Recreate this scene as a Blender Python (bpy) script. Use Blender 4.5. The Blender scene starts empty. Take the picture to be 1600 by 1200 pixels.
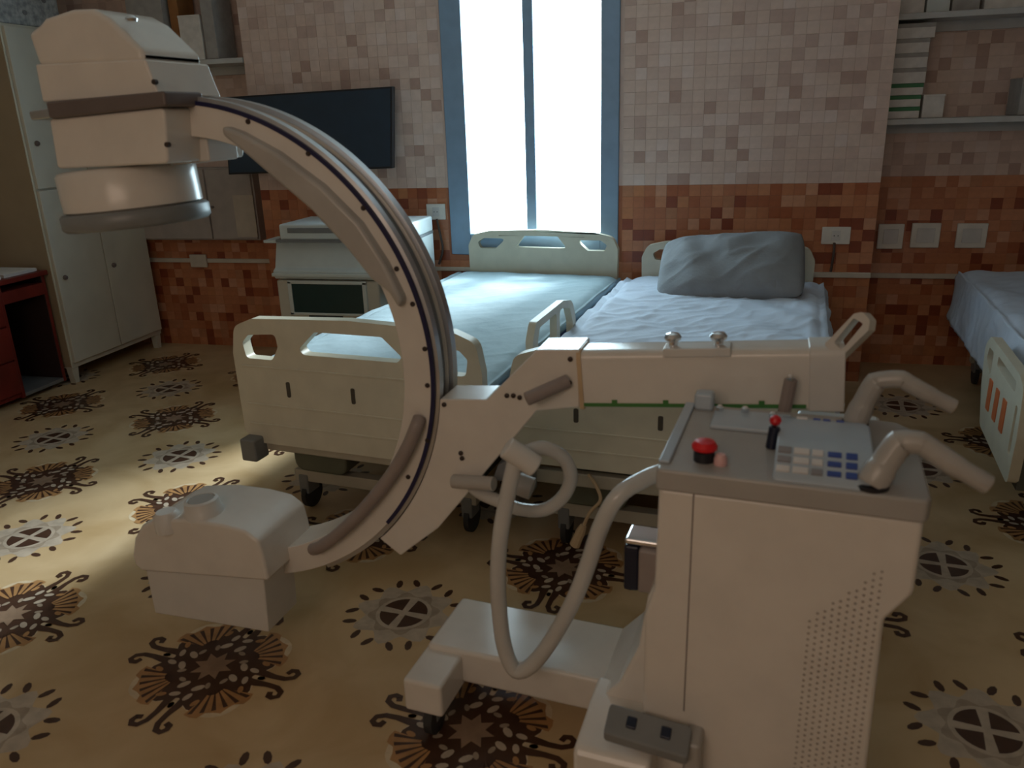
import bpy, bmesh, math, random
import numpy as np
from mathutils import Vector, Matrix, noise
from mathutils.geometry import tessellate_polygon

random.seed(7)
SC = bpy.context.scene
COL = SC.collection
R = math.radians

# ------------------------------------------------------------------ camera
FPX, PITCH, ROLL, YAW = 1243.0, R(18.42), R(-1.86), R(-13.93)
EYE = Vector((0, 0, 1.5))
fw = Vector((math.sin(YAW)*math.cos(PITCH), math.cos(YAW)*math.cos(PITCH), -math.sin(PITCH)))
_r = Vector((math.cos(YAW), -math.sin(YAW), 0)); _u = _r.cross(fw)
rt = math.cos(ROLL)*_r + math.sin(ROLL)*_u
up = -math.sin(ROLL)*_r + math.cos(ROLL)*_u
cd = bpy.data.cameras.new('camera'); cam = bpy.data.objects.new('camera', cd); COL.objects.link(cam)
cd.sensor_width = 36; cd.sensor_fit = 'HORIZONTAL'; cd.lens = FPX/1600*36; cd.clip_start = .05
M = Matrix((rt, up, -fw)).transposed().to_4x4(); M.translation = EYE
cam.matrix_world = M; SC.camera = cam
cd.dof.use_dof = True; cd.dof.focus_distance = 5.0; cd.dof.aperture_fstop = 4.5

# ------------------------------------------------------------------ world, lamps, exposure
SC.view_settings.view_transform = 'Standard'; SC.view_settings.look = 'None'
SC.view_settings.exposure = 0.0; SC.view_settings.gamma = 1.0
SC.view_settings.use_curve_mapping = False
wd = bpy.data.worlds.new('sky'); SC.world = wd; wd.use_nodes = True
wd.node_tree.nodes['Background'].inputs[0].default_value = (.75, .9, 1, 1)
wd.node_tree.nodes['Background'].inputs[1].default_value = 1.0
WINDOW_STRENGTH = 10.0
WINDOW_TINT = (.66, .90, 1.0)
def area(name, loc, target, sx, sy, power, color):
    l = bpy.data.lights.new(name, 'AREA'); l.shape = 'RECTANGLE'; l.size = sx; l.size_y = sy
    l.energy = power; l.color = color
    o = bpy.data.objects.new(name, l); COL.objects.link(o); o.location = loc
    o.rotation_euler = (Vector(target)-Vector(loc)).to_track_quat('-Z', 'Y').to_euler()
    return o
# unseen warm fill lamp, added behind the photographer
area('warm_fill_light', (-.7, -1.42, 2.1), (-.5, 1.9, .35), 1.6, 1.2, 16.5, (1, .74, .57))
# bright sky beyond the window, high on the right
area('sky_glow', (1.15, 9.25, 4.65), (-1.0, 4.75, 1.6), 1.3, 1.3, 2300, (.84, .95, 1.0))

# ------------------------------------------------------------------ pixel helpers (1600x1200 photograph -> points in the room)
def ray(x, y): return (x-800)/FPX*rt - (y-600)/FPX*up + fw
def atZ(x, y, z): d = ray(x, y); return EYE + d*((z-EYE.z)/d.z)
def atY(x, y, Y): d = ray(x, y); return EYE + d*(Y/d.y)
def atX(x, y, X): d = ray(x, y); return EYE + d*(X/d.x)

# ------------------------------------------------------------------ materials
def mat(name, col, rough=.5, metal=0, var=.06, scale=12, bump=0, bscale=60, spec=.5, col2=None, coat=0):
    m = bpy.data.materials.new(name); m.use_nodes = True
    nt = m.node_tree; b = nt.nodes['Principled BSDF']
    b.inputs['Roughness'].default_value = rough; b.inputs['Metallic'].default_value = metal
    b.inputs['Specular IOR Level'].default_value = spec
    if coat: b.inputs['Coat Weight'].default_value = coat; b.inputs['Coat Roughness'].default_value = .15
    tc = nt.nodes.new('ShaderNodeTexCoord')
    n = nt.nodes.new('ShaderNodeTexNoise'); n.inputs['Scale'].default_value = scale; n.inputs['Detail'].default_value = 4
    nt.links.new(tc.outputs['Object'], n.inputs['Vector'])
    cr = nt.nodes.new('ShaderNodeValToRGB')
    c2 = col2 if col2 else tuple(min(1, c*(1+var)) for c in col)
    c1 = col if col2 else tuple(c*(1-var) for c in col)
    cr.color_ramp.elements[0].position = .35; cr.color_ramp.elements[1].position = .65
    cr.color_ramp.elements[0].color = (*c1, 1); cr.color_ramp.elements[1].color = (*c2, 1)
    nt.links.new(n.outputs['Fac'], cr.inputs['Fac']); nt.links.new(cr.outputs['Color'], b.inputs['Base Color'])
    if bump:
        n2 = nt.nodes.new('ShaderNodeTexNoise'); n2.inputs['Scale'].default_value = bscale; n2.inputs['Detail'].default_value = 3
        nt.links.new(tc.outputs['Object'], n2.inputs['Vector'])
        bp = nt.nodes.new('ShaderNodeBump'); bp.inputs['Strength'].default_value = bump; bp.inputs['Distance'].default_value = .01
        nt.links.new(n2.outputs['Fac'], bp.inputs['Height']); nt.links.new(bp.outputs['Normal'], b.inputs['Normal'])
    return m
def emis(name, col, strength):
    """thin daylit pane: lets light through and glows with the sky scattered in it"""
    m = bpy.data.materials.new(name); m.use_nodes = True; nt = m.node_tree
    nt.nodes.remove(nt.nodes['Principled BSDF']); out = nt.nodes['Material Output']
    t = nt.nodes.new('ShaderNodeBsdfTransparent'); t.inputs[0].default_value = (.6, .6, .6, 1)
    e = nt.nodes.new('ShaderNodeEmission'); e.inputs[0].default_value = (*col, 1); e.inputs[1].default_value = strength
    ad = nt.nodes.new('ShaderNodeAddShader'); nt.links.new(t.outputs[0], ad.inputs[0]); nt.links.new(e.outputs[0], ad.inputs[1])
    nt.links.new(ad.outputs[0], out.inputs['Surface'])
    return m
W = dict(
 white=mat('white_enamel', (.72, .68, .62), .22, var=.03, bump=.02, bscale=300),
 white2=mat('white_moulding', (.66, .64, .60), .4, var=.03),
 cap=mat('grey_cap', (.40, .385, .36), .25, var=.03),
 navy=mat('navy_stripe', (.012, .012, .06), .4),
 steel=mat('brushed_steel', (.62, .63, .65), .28, 1, var=.04),
 rail=mat('anodised_rail', (.55, .56, .58), .32, .85),
 groove=mat('groove_grey', (.22, .23, .24), .45, .3),
 strap=mat('grey_strap', (.16, .13, .12), .5, .2),
 ring=mat('grey_ring', (.20, .21, .21), .4),
 handle=mat('handle_grey', (.42, .40, .37), .3),
 tubegrey=mat('grip_brown_grey', (.30, .25, .23), .5),
 vent=mat('vent_shadow', (.38, .34, .30), .6),
 screw=mat('dark_screw', (.05, .035, .03), .5, .4),
 black=mat('black_plastic', (.012, .012, .016), .45),
 navyblk=mat('navy_black', (.008, .012, .03), .3),
 red=mat('red_button', (.62, .01, .015), .35),
 pink=mat('pink_lamp', (.7, .42, .40), .4),
 console=mat('console_window_blue', (.42, .49, .55), .22, var=.03),  # bluish window reflection is put into the base colour
 keyw=mat('key_white', (.70, .68, .66), .45),
 keyb=mat('key_blue', (.04, .08, .32), .45),
 keyg=mat('key_grey', (.28, .27, .28), .5),
 green=mat('green_strip', (.05, .19, .04), .5),
 hose=mat('hose_grey', (.54, .53, .50), .25, var=.04),
 abs=mat('bed_cream_plastic', (.66, .62, .49), .42, var=.04),
 absdark=mat('slot_dark', (.07, .06, .045), .6),
 bumper=mat('bumper_grey', (.20, .205, .20), .6),
 beddark=mat('bed_underframe', (.10, .105, .09), .5, .3),
 pillar=mat('bed_pillar', (.12, .125, .085), .5),
 bedbeige=mat('bed_frame_beige', (.46, .42, .33), .45),
 rubber=mat('rubber', (.03, .03, .03), .7),
 chrome=mat('chrome', (.8, .8, .82), .12, 1),
 sheet1=mat('sheet_ice_blue', (.30, .40, .44), .8, var=.03, scale=5, bump=.12, bscale=40),
 sheet2=mat('sheet_lilac', (.62, .70, .82), .85, var=.04, scale=6, bump=.15, bscale=50),
 matt=mat('mattress_blue', (.10, .13, .30), .8),
 pillow=mat('pillow_grey', (.27, .285, .30), .9, var=.05, bump=.2, bscale=60),
 orange=mat('orange_label', (.62, .16, .05), .5),
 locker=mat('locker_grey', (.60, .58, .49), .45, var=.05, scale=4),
 lockerside=mat('locker_side_lit', (.36, .28, .18), .5, var=.05, scale=4),  # warm light falling on the locker's side, painted into its colour
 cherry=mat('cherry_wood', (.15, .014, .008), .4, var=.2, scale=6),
 inside=mat('desk_inside_shade', (.03, .012, .01), .7),  # shade of the desk opening painted as a near-black colour
 paper=mat('paper', (.72, .70, .68), .8, var=.04),
 card=mat('carton_pale', (.72, .68, .64), .8, var=.08, scale=20),
 cardg=mat('carton_grey', (.38, .36, .34), .8, var=.08, scale=20),
 cardbr=mat('carton_brown', (.33, .15, .05), .8, var=.15, scale=15),
 cardgreen=mat('carton_green', (.06, .20, .09), .7),
 speck=mat('speckled_bag', (.48, .50, .49), .7, col2=(.25, .27, .28), scale=30),
 shelf=mat('shelf_grey', (.55, .55, .54), .5, var=.05),
 tv=mat('tv_black', (.020, .040, .066), .42),  # blue-teal reflection lifted into the screen's black
 tvb=mat('tv_bezel', (.012, .013, .016), .4),
 plate=mat('plate_white', (.80, .77, .71), .5),
 cord=mat('cord_dark', (.09, .06, .05), .6),
 pipe=mat('trunking_white', (.62, .56, .48), .5),
 frame=mat('window_frame', (.24, .36, .50), .45, .1, var=.05),  # blue raised to carry the veiling glare around the window
 equip=mat('equipment_white', (.62, .67, .66), .4, var=.03),
 equipb=mat('equipment_cream', (.58, .55, .47), .45, var=.03),
 screen=mat('equipment_screen', (.005, .035, .038), .3),  # teal glare on the display painted into its colour
 ceil=mat('ceiling_paint', (.78, .74, .68), .9),
 plaster=mat('plaster', (.62, .52, .42), .9, bump=.1),
 panel=mat('panel_mauve', (.42, .37, .34), .6, var=.06),
 panelp=mat('notice_beige', (.55, .48, .40), .8),
 plug=mat('plug_beige', (.55, .40, .24), .5),
)

# ------------------------------------------------------------------ mesh builder
def rnd(pts, rad, n=5):
    """rounded polygon; rad a number or list per corner"""
    out = []; N = len(pts)
    for i, p in enumerate(pts):
        r = rad[i] if isinstance(rad, (list, tuple)) else rad
        p = Vector(p); a = Vector(pts[i-1])-p; b = Vector(pts[(i+1) % N])-p
        if r <= 0: out.append(tuple(p)); continue
        la, lb = a.length, b.length; a.normalize(); b.normalize()
        ang = a.angle(b); d = min(r/math.tan(ang/2), la*.49, lb*.49)
        p0 = p+a*d; p1 = p+b*d
        for k in range(n+1):
            t = k/n; q = p0*(1-t)**2 + p*2*t*(1-t) + p1*t*t; out.append(tuple(q))
    return out
def rect(x0, y0, x1, y1): return [(x0, y0), (x1, y0), (x1, y1), (x0, y1)]

class MB:
    def __init__(s): s.v = []; s.f = []; s.m = []
    def face(s, pts, m=0):
        b = len(s.v); s.v += [Vector(p) for p in pts]; s.f.append(tuple(range(b, b+len(pts)))); s.m.append(m)
    def box(s, x0, x1, y0, y1, z0, z1, F=None, m=0):
        F = F or (lambda a, b, c: Vector((a, b, c)))
        P = [F(x, y, z) for z in (z0, z1) for y in (y0, y1) for x in (x0, x1)]
        b = len(s.v); s.v += P
        for q in ((0,2,3,1), (4,5,7,6), (0,1,5,4), (2,6,7,3), (0,4,6,2), (1,3,7,5)):
            s.f.append(tuple(b+i for i in q)); s.m.append(m)
        return s
    def prism(s, outer, holes, F, d0, d1, m=0):
        """polygon (a,b) with holes extruded d0..d1 through F(a,b,d)"""
        loops = [list(outer)]+[list(h) for h in (holes or [])]
        flat = [p for l in loops for p in l]
        tris = tessellate_polygon([[Vector((p[0], p[1], 0)) for p in l] for l in loops])
        b = len(s.v); n = len(flat)
        s.v += [Vector(F(p[0], p[1], d0)) for p in flat] + [Vector(F(p[0], p[1], d1)) for p in flat]
        if holes:
            for t in tris:
                s.f.append((b+t[0], b+t[1], b+t[2])); s.m.append(m)
                s.f.append((b+n+t[2], b+n+t[1], b+n+t[0])); s.m.append(m)
        else:
            s.f.append(tuple(b+i for i in range(n))); s.m.append(m)
            s.f.append(tuple(b+n+i for i in reversed(range(n)))); s.m.append(m)
        o = 0
        for l in loops:
            k = len(l)
            for i in range(k):
                j = (i+1) % k
                s.f.append((b+o+i, b+o+j, b+n+o+j, b+n+o+i)); s.m.append(m)
            o += k
        return s
    def tube(s, path, r, n=10, caps=True, m=0, sub=0):
        P = [Vector(p) for p in path]
        if sub:
            Q = []
            for i in range(len(P)-1):
                p0 = P[max(i-1, 0)]; p1 = P[i]; p2 = P[i+1]; p3 = P[min(i+2, len(P)-1)]
                for k in range(sub):
                    t = k/sub
                    Q.append(.5*((2*p1)+(p2-p0)*t+(2*p0-5*p1+4*p2-p3)*t*t+(3*p1-p0-3*p2+p3)*t**3))
            Q.append(P[-1]); P = Q
        rr = r if isinstance(r, (list, tuple)) else None
        T = [(P[min(i+1, len(P)-1)]-P[max(i-1, 0)]).normalized() for i in range(len(P))]
        a = T[0].orthogonal().normalized(); b0 = len(s.v)
        for i, p in enumerate(P):
            a = (a - T[i]*a.dot(T[i])).normalized(); c = T[i].cross(a)
            ri = rr[min(int(i/(max(len(P)-1, 1))*(len(rr)-1)+.5), len(rr)-1)] if rr else r
            for k in range(n):
                t = 2*math.pi*k/n; s.v.append(p+ri*(math.cos(t)*a+math.sin(t)*c))
        for i in range(len(P)-1):
            for k in range(n):
                k2 = (k+1) % n
                s.f.append((b0+i*n+k, b0+i*n+k2, b0+(i+1)*n+k2, b0+(i+1)*n+k)); s.m.append(m)
        if caps:
            s.f.append(tuple(b0+k for k in reversed(range(n)))); s.m.append(m)
            e = b0+(len(P)-1)*n; s.f.append(tuple(e+k for k in range(n))); s.m.append(m)
        return s
    def lathe(s, prof, o, ax, n=28, m=0):
        """profile (radius, height) turned about axis ax from o"""
        ax = Vector(ax).normalized(); a = ax.orthogonal().normalized(); c = ax.cross(a); o = Vector(o); b = len(s.v); k = len(prof)
        for i in range(n):
            t = 2*math.pi*i/n; d = math.cos(t)*a+math.sin(t)*c
            for (r, h) in prof: s.v.append(o+d*r+ax*h)
        for i in range(n):
            j = (i+1) % n
            for q in range(k-1):
                s.f.append((b+i*k+q, b+j*k+q, b+j*k+q+1, b+i*k+q+1)); s.m.append(m)
        s.f.append(tuple(b+i*k for i in reversed(range(n)))); s.m.append(m)
        s.f.append(tuple(b+i*k+k-1 for i in range(n))); s.m.append(m)
        return s
    def grid(s, fn, nu, nv, m=0):
        b = len(s.v)
        for j in range(nv+1):
            for i in range(nu+1): s.v.append(Vector(fn(i/nu, j/nv)))
        for j in range(nv):
            for i in range(nu):
                q = b+j*(nu+1)+i; s.f.append((q, q+1, q+nu+2, q+nu+1)); s.m.append(m)
        return s
    def build(s, name, mats, parent=None, bevel=0, seg=2, smooth=35, solid=0, subd=0, recalc=True):
        mats = mats if isinstance(mats, (list, tuple)) else [mats]
        me = bpy.data.meshes.new(name)
        P = s.v
        o = bpy.data.objects.new(name, me)
        if parent is not None:
            inv = WM[parent].inverted(); P = [inv @ p for p in P]; o.parent = parent
        me.from_pydata([tuple(p) for p in P], [], s.f)
        for mm in mats: me.materials.append(mm)
        me.polygons.foreach_set('material_index', s.m)
        if recalc:
            bm = bmesh.new(); bm.from_mesh(me); bmesh.ops.remove_doubles(bm, verts=bm.verts, dist=1e-6)
            bmesh.ops.recalc_face_normals(bm, faces=bm.faces); bm.to_mesh(me); bm.free()
        me.polygons.foreach_set('use_smooth', [True]*len(me.polygons))
        me.set_sharp_from_angle(angle=R(smooth)); me.update()
        COL.objects.link(o); WM[o] = WM[parent] if parent is not None else Matrix.Identity(4)
        if solid:
            md = o.modifiers.new('solid', 'SOLIDIFY'); md.thickness = solid; md.offset = -1
        if bevel:
            md = o.modifiers.new('bevel', 'BEVEL'); md.width = bevel; md.segments = seg; md.limit_method = 'ANGLE'; md.angle_limit = R(40)
            md.harden_normals = True
        return o
WM = {}
def tag(o, label, cat, group=None, kind=None):
    if label: o['label'] = label
    if cat: o['category'] = cat
    if group: o['group'] = group
    if kind: o['kind'] = kind
    return o
def empty(name, loc, rz, label, cat, group=None):
    o = bpy.data.objects.new(name, None); COL.objects.link(o); o.empty_display_size = .1
    o.location = loc; o.rotation_euler = (0, 0, rz)
    WM[o] = Matrix.Translation(Vector(loc)) @ Matrix.Rotation(rz, 4, 'Z')
    return tag(o, label, cat, group)
def struct(o): o['kind'] = 'structure'; return o
def wbox(name, m, x0, x1, y0, y1, z0, z1, parent=None, bevel=0):
    return MB().box(x0, x1, y0, y1, z0, z1).build(name, m, parent, bevel=bevel)

# ================================================================== THE ROOM
YW, YL, YR = 4.70, 4.95, 5.10
XL, XR, YF, ZC = -4.30, 2.9, -1.6, 2.9
XA, XB = -2.78, .895                   # the pier that carries the window
WX0, WX1, WZ0, WZ1 = -1.515, -.50, .72, 2.45
ZD = 1.118                             # top of the terracotta dado

grout_p = mat('pale_ground', (.66, .50, .43), .6)
struct(wbox('wall_left', W['plaster'], XL-.1, XL, YF, YR, 0, ZC))
struct(wbox('wall_right', W['plaster'], XR, XR+.1, YF, YR, 0, ZC))
struct(wbox('wall_front', W['plaster'], XL, XR, YF-.1, YF, 0, ZC))
struct(wbox('ceiling', W['ceil'], XL, XR, YF, YR+.1, ZC, ZC+.1))
grout_t = mat('terracotta_ground', (.40, .14, .065), .6)
def two(b, x0, x1, y0, y1):
    b.box(x0, x1, y0, y1, 0, ZD, m=1); b.box(x0, x1, y0, y1, ZD, ZC)
b = MB(); xl, xr = WX0-.4, WX1+.5
two(b, XA, xl, YW, YW+.4); two(b, xl, WX0, YW, YW+.16); two(b, WX1, xr, YW, YW+.16); two(b, xr, XB, YW, YW+.4)
b.box(WX0, WX1, YW, YW+.16, 0, WZ0, m=1); b.box(WX0, WX1, YW, YW+.16, WZ1, ZC)
wall_back = struct(b.build('wall_back', [grout_p, grout_t]))
b = MB(); two(b, XL, XA, YL, YL+.15); wall_bl = struct(b.build('wall_back_left', [grout_p, grout_t]))
b = MB(); two(b, XB, XR, YR, YR+.1); wall_br = struct(b.build('wall_back_right', [grout_p, grout_t]))

PALE = [mat('tile_pale', c, .38, var=.05, scale=25) for c in
        ((.70,.535,.455),(.68,.51,.43),(.71,.55,.48),(.65,.48,.41),(.55,.39,.33),(.72,.57,.51),(.63,.47,.40),(.47,.315,.26))]
TERR = [mat('tile_terracotta', c, .30, var=.08, scale=25) for c in
        ((.52,.20,.095),(.47,.17,.08),(.58,.25,.13),(.40,.12,.05),(.62,.31,.19),(.48,.21,.11),(.27,.065,.03),(.54,.22,.10))]
WGT = (6, 6, 5, 4, 3.2, 2, 4, 2)
TP = .0625
def tile_geo(mb, c, m=0, g=.0004, d=.0012, dv=0):
    h = TP/2-g; x, y, z = c; y1 = y-d-dv*.5
    A = [(x-h, z-h), (x+h, z-h), (x+h, z+h), (x-h, z+h)]; k = .0003
    B = [(x-h+k, z-h+k), (x+h-k, z-h+k), (x+h-k, z+h-k), (x-h+k, z+h-k)]
    b = len(mb.v)
    mb.v += [Vector((p[0], y, p[1])) for p in A]+[Vector((p[0], y1, p[1])) for p in B]
    mb.f.append((b+4, b+5, b+6, b+7)); mb.m.append(m)
    for i in range(4):
        j = (i+1) % 4; mb.f.append((b+i, b+j, b+4+j, b+4+i)); mb.m.append(m)
def tile_wall(wall, Y, x0, x1, z0, z1, mats, name, holes=(), vis=None, cap=300):
    cells = []
    nx = int((x1-x0)/TP+.999); nz = int((z1-z0)/TP+.5)
    for j in range(nz):
        for i in range(nx):
            x = x0+(i+.5)*(x1-x0)/nx; z = (z1-(j+.5)*TP) if z0 < .5 else (z0+(j+.5)*TP)
            if any(a-TP/2 < x < b+TP/2 and c-TP/2 < z < d+TP/2 for a, b, c, d in holes): continue
            cells.append((x, z, random.choices(range(8), WGT)[0], random.random()*.0012))
    def key(c):
        d = Vector((c[0], Y, c[1]))-EYE
        k = d.length
        if vis and not (vis[0] < c[0] < vis[1] and vis[2] < c[1] < vis[3]): k += 100
        return k
    cells.sort(key=key)
    shared = []
    for q in range(8):
        t = MB(); tile_geo(t, (0, 0, 0), 0, dv=.0004); me = t.build(name, mats[q]); shared.append(me.data); bpy.data.objects.remove(me)
    for c in cells[:cap]:
        o = bpy.data.objects.new(name, shared[c[2]]); o.location = (c[0], Y-c[3], c[1]); o.parent = wall; COL.objects.link(o)
    rest = MB()
    for c in cells[cap:]: tile_geo(rest, (c[0], Y, c[1]), c[2], dv=c[3])
    if rest.f:
        o = rest.build(name+'_field', mats, wall, recalc=False); o['kind'] = 'stuff'
WH = [(WX0, WX1, WZ0, WZ1)]
tile_wall(wall_back, YW, XA, XB, ZD, ZC, PALE, 'pale_tile', WH, (-2.7, .9, 1.1, 2.15))
tile_wall(wall_back, YW, XA, XB, 0, ZD, TERR, 'terracotta_tile', WH, (-2.7, .9, .6, 1.2))
tile_wall(wall_bl, YL, XL, XA, ZD, ZC, PALE, 'pale_tile', (), (-3.75, XA, 1.1, 2.3), 120)
tile_wall(wall_bl, YL, XL, XA, 0, ZD, TERR, 'terracotta_tile', (), (-3.8, XA, .1, 1.0), 260)
tile_wall(wall_br, YR, XB, XR, ZD, ZC, PALE, 'pale_tile', (), (XB, 1.75, 1.1, 2.05), 220)
tile_wall(wall_br, YR, XB, XR, 0, ZD, TERR, 'terracotta_tile', (), (XB, 1.75, .2, 1.12), 220)

# ------------------------------------------------------------------ window
win = empty('window_1', ((WX0+WX1)/2, YW, WZ0), 0, None, None); win['kind'] = 'structure'
b = MB(); fy0, fy1 = YW-.015, YW+.09
b.box(WX0-.003, -1.392, fy0, fy1, WZ0, WZ1); b.box(-.600, WX1+.003, fy0, fy1, WZ0, WZ1)
b.box(-1.392, -.600, fy0, fy1, WZ0, .845); b.box(-1.392, -.600, fy0, fy1, WZ1-.1, WZ1)
b.build('window_frame', W['frame'], win, bevel=.006)
wbox('window_mullion', W['frame'], -1.045, -.985, YW+.015, YW+.085, .845, WZ1-.1, win, bevel=.004)
pane = emis('daylit_pane', WINDOW_TINT, WINDOW_STRENGTH)
for x0, x1 in ((-1.392, -1.045), (-.985, -.600)):
    p_ = MB(); p_.face([(x0, YW+.055, .845), (x1, YW+.055, .845), (x1, YW+.055, WZ1-.1), (x0, YW+.055, WZ1-.1)]); p_.build('window_pane', pane, win, recalc=False)

# ------------------------------------------------------------------ printed vinyl floor
def floor_mat():
    m = mat('vinyl_floor', (.40, .29, .165), .36, scale=3)
    nt = m.node_tree; cr = [n for n in nt.nodes if n.type == 'VALTORGB'][0]
    cr.color_ramp.elements[0].color = (.49, .325, .155, 1); cr.color_ramp.elements[1].color = (.71, .53, .31, 1)
    cr.color_ramp.elements[0].position = .3; cr.color_ramp.elements[1].position = .72
    n = [n for n in nt.nodes if n.type == 'TEX_NOISE'][0]; n.inputs['Detail'].default_value = 7; n.inputs['Distortion'].default_value = .6
    b = nt.nodes['Principled BSDF']
    n2 = nt.nodes.new('ShaderNodeTexNoise'); n2.inputs['Scale'].default_value = 2.2; n2.inputs['Detail'].default_value = 2
    bp = nt.nodes.new('ShaderNodeBump'); bp.inputs['Strength'].default_value = .25; bp.inputs['Distance'].default_value = .02
    tc = [n for n in nt.nodes if n.type == 'TEX_COORD'][0]
    nt.links.new(tc.outputs['Object'], n2.inputs['Vector']); nt.links.new(n2.outputs['Fac'], bp.inputs['Height']); nt.links.new(bp.outputs['Normal'], b.inputs['Normal'])
    return m
def ink(name, c): return mat('print_'+name, c, .36, var=.12, scale=25)
FM = [floor_mat(), ink('umber', (.070, .032, .018)), ink('amber', (.42, .22, .085)), ink('grey', (.50, .41, .31)),
      ink('cream', (.66, .53, .35)), ink('tan', (.30, .20, .13)), ink('ash', (.37, .29, .21))]
fl = MB()
fl.face([(XL, YF, 0), (XR, YF, 0), (XR, YR, 0), (XL, YR, 0)], 0)
def blob(cx, cy, rx, ry, ang, m, lv, n=9):
    ca, sa = math.cos(ang), math.sin(ang)
    fl.face([(cx+rx*math.cos(t)*ca-ry*math.sin(t)*sa, cy+rx*math.cos(t)*sa+ry*math.sin(t)*ca, lv*.0003) for t in [2*math.pi*k/n for k in range(n)]], m)
def poly(pts, m, lv): fl.face([(x, y, lv*.0003) for x, y in pts], m)
def stroke(pts, w, m, lv):
    P = [Vector((p[0], p[1])) for p in pts]
    for i in range(len(P)-1):
        w0 = w[i]; w1 = w[i+1]
        t0 = (P[min(i+1, len(P)-1)]-P[max(i-1, 0)]).normalized(); t1 = (P[min(i+2, len(P)-1)]-P[i]).normalized()
        n0 = Vector((-t0.y, t0.x)); n1 = Vector((-t1.y, t1.x))
        poly([P[i]-n0*w0, P[i+1]-n1*w1, P[i+1]+n1*w1, P[i]+n0*w0], m, lv)
LA, LB = Vector((.819, -.1005)), Vector((.1005, .819))
def big(c, s=.76):
    X, Y = LA.normalized(), LB.normalized()
    def p(r, t): return c + s*(X*r*math.cos(t+math.pi/4) + Y*r*math.sin(t+math.pi/4))
    def L(r, t): q = p(r, t); return q.x, q.y
    n = 64
    poly([L(.255+.045*math.cos(4*t), t) for t in [2*math.pi*k/n for k in range(n)]], 4, 1)
    poly([L(.215+.030*math.cos(8*t+math.pi), t) for t in [2*math.pi*k/n for k in range(n)]], 1, 2)
    for q in range(4):
        a = q*math.pi/2
        base = L(.135, a)
        arc = [L(.275+.012*math.cos(5*(t)*4), a+t) for t in [(-.5+k/10)*.95 for k in range(11)]]
        poly([base]+arc, 2, 3)
        for k in range(6):
            t = (-.5+(k+.5)/6)*.95
            poly([L(.14, a+t*.3), L(.262, a+t-.032), L(.262, a+t+.032)], 1, 4)
        blob(*L(.13, a), .05*s, .035*s, a, 1, 4)
        for sgn in (-1, 1):
            d = math.pi/4*sgn
            pts = [L(r, a+tt) for r, tt in ((.17, .62*sgn), (.22, .66*sgn), (.27, .70*sgn), (.315, .705*sgn), (.345, .665*sgn), (.352, .60*sgn), (.338, .555*sgn), (.318, .555*sgn), (.312, .59*sgn), (.322, .61*sgn))]
            stroke(pts, [.020*s, .016*s, .012*s, .0115*s, .0115*s, .0115*s, .0115*s, .012*s, .013*s, .008*s], 1, 5)
            blob(*L(.205, a+.40*sgn), .020*s, .011*s, a+.4*sgn, 2, 5)
            blob(*L(.175, a+.62*sgn), .022*s, .012*s, a+.3*sgn, 3, 6)
            blob(*L(.125, a+.52*sgn), .026*s, .014*s, a+.9*sgn, 3, 6)
            blob(*L(.115, a+.25*sgn), .018*s, .010*s, a-.4*sgn, 6, 6)
            blob(*L(.225, a+.785), .016*s, .010*s, a+1.57, 3, 6)
    poly([L(.085 if k % 2 == 0 else .048, math.pi*k/8) for k in range(16)], 5, 7)
def small(c, s=1.0):
    X, Y = LA.normalized(), LB.normalized()
    def L(r, t): q = c + s*(X*r*math.cos(t) + Y*r*math.sin(t)); return q.x, q.y
    n = 48
    poly([L(.145+.022*math.cos(8*t), t) for t in [2*math.pi*k/n for k in range(n)]], 3, 1)
    poly([L(.105+.012*math.cos(8*t+3.14), t) for t in [2*math.pi*k/n for k in range(n)]], 6, 2)
    poly([L(.090, t) for t in [2*math.pi*k/24 for k in range(24)]], 3, 3)
    for q in range(4):
        a = q*math.pi/2+math.pi/4
        arc = [L(.077, a+t) for t in [(-.5+k/6)*1.20 for k in range(7)]]
        poly([L(.014, a)]+arc, 1, 4)
    for k in range(8):
        for sg in (-1, 1):
            a = k*math.pi/4+sg*.17+math.pi/8
            blob(*L(.172, a), .024*s, .0115*s, a-sg*.35, 1, 2, 8)
O = Vector((-1.352, 1.690))
for i in range(-4, 6):
    for j in range(-2, 4):
        c = O+LA*i+LB*j
        if XL+.4 < c.x < XR-.4 and YF+.4 < c.y < 4.6: big(c)
        c2 = c+(LA+LB)*.5
        if XL+.3 < c2.x < XR-.3 and YF+.3 < c2.y < 4.5: small(c2)
floor = struct(fl.build('floor', FM, recalc=False, smooth=180))

# ------------------------------------------------------------------ trunking
struct(MB().box(XL, XA, YL-.016, YL-.002, .605, .635).build('trim_1', W['pipe'], bevel=.004))
struct(MB().box(-1.72, -1.36, YW-.016, YW-.002, .615, .64).build('trim_2', W['pipe'], bevel=.004))
struct(MB().box(.4, XB, YW-.02, YW-.003, .605, .635).build('trim_3', W['pipe'], bevel=.004))
struct(MB().box(XB, XR, YR-.02, YR-.003, .53, .56).build('trim_4', W['pipe'], bevel=.004))

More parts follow.
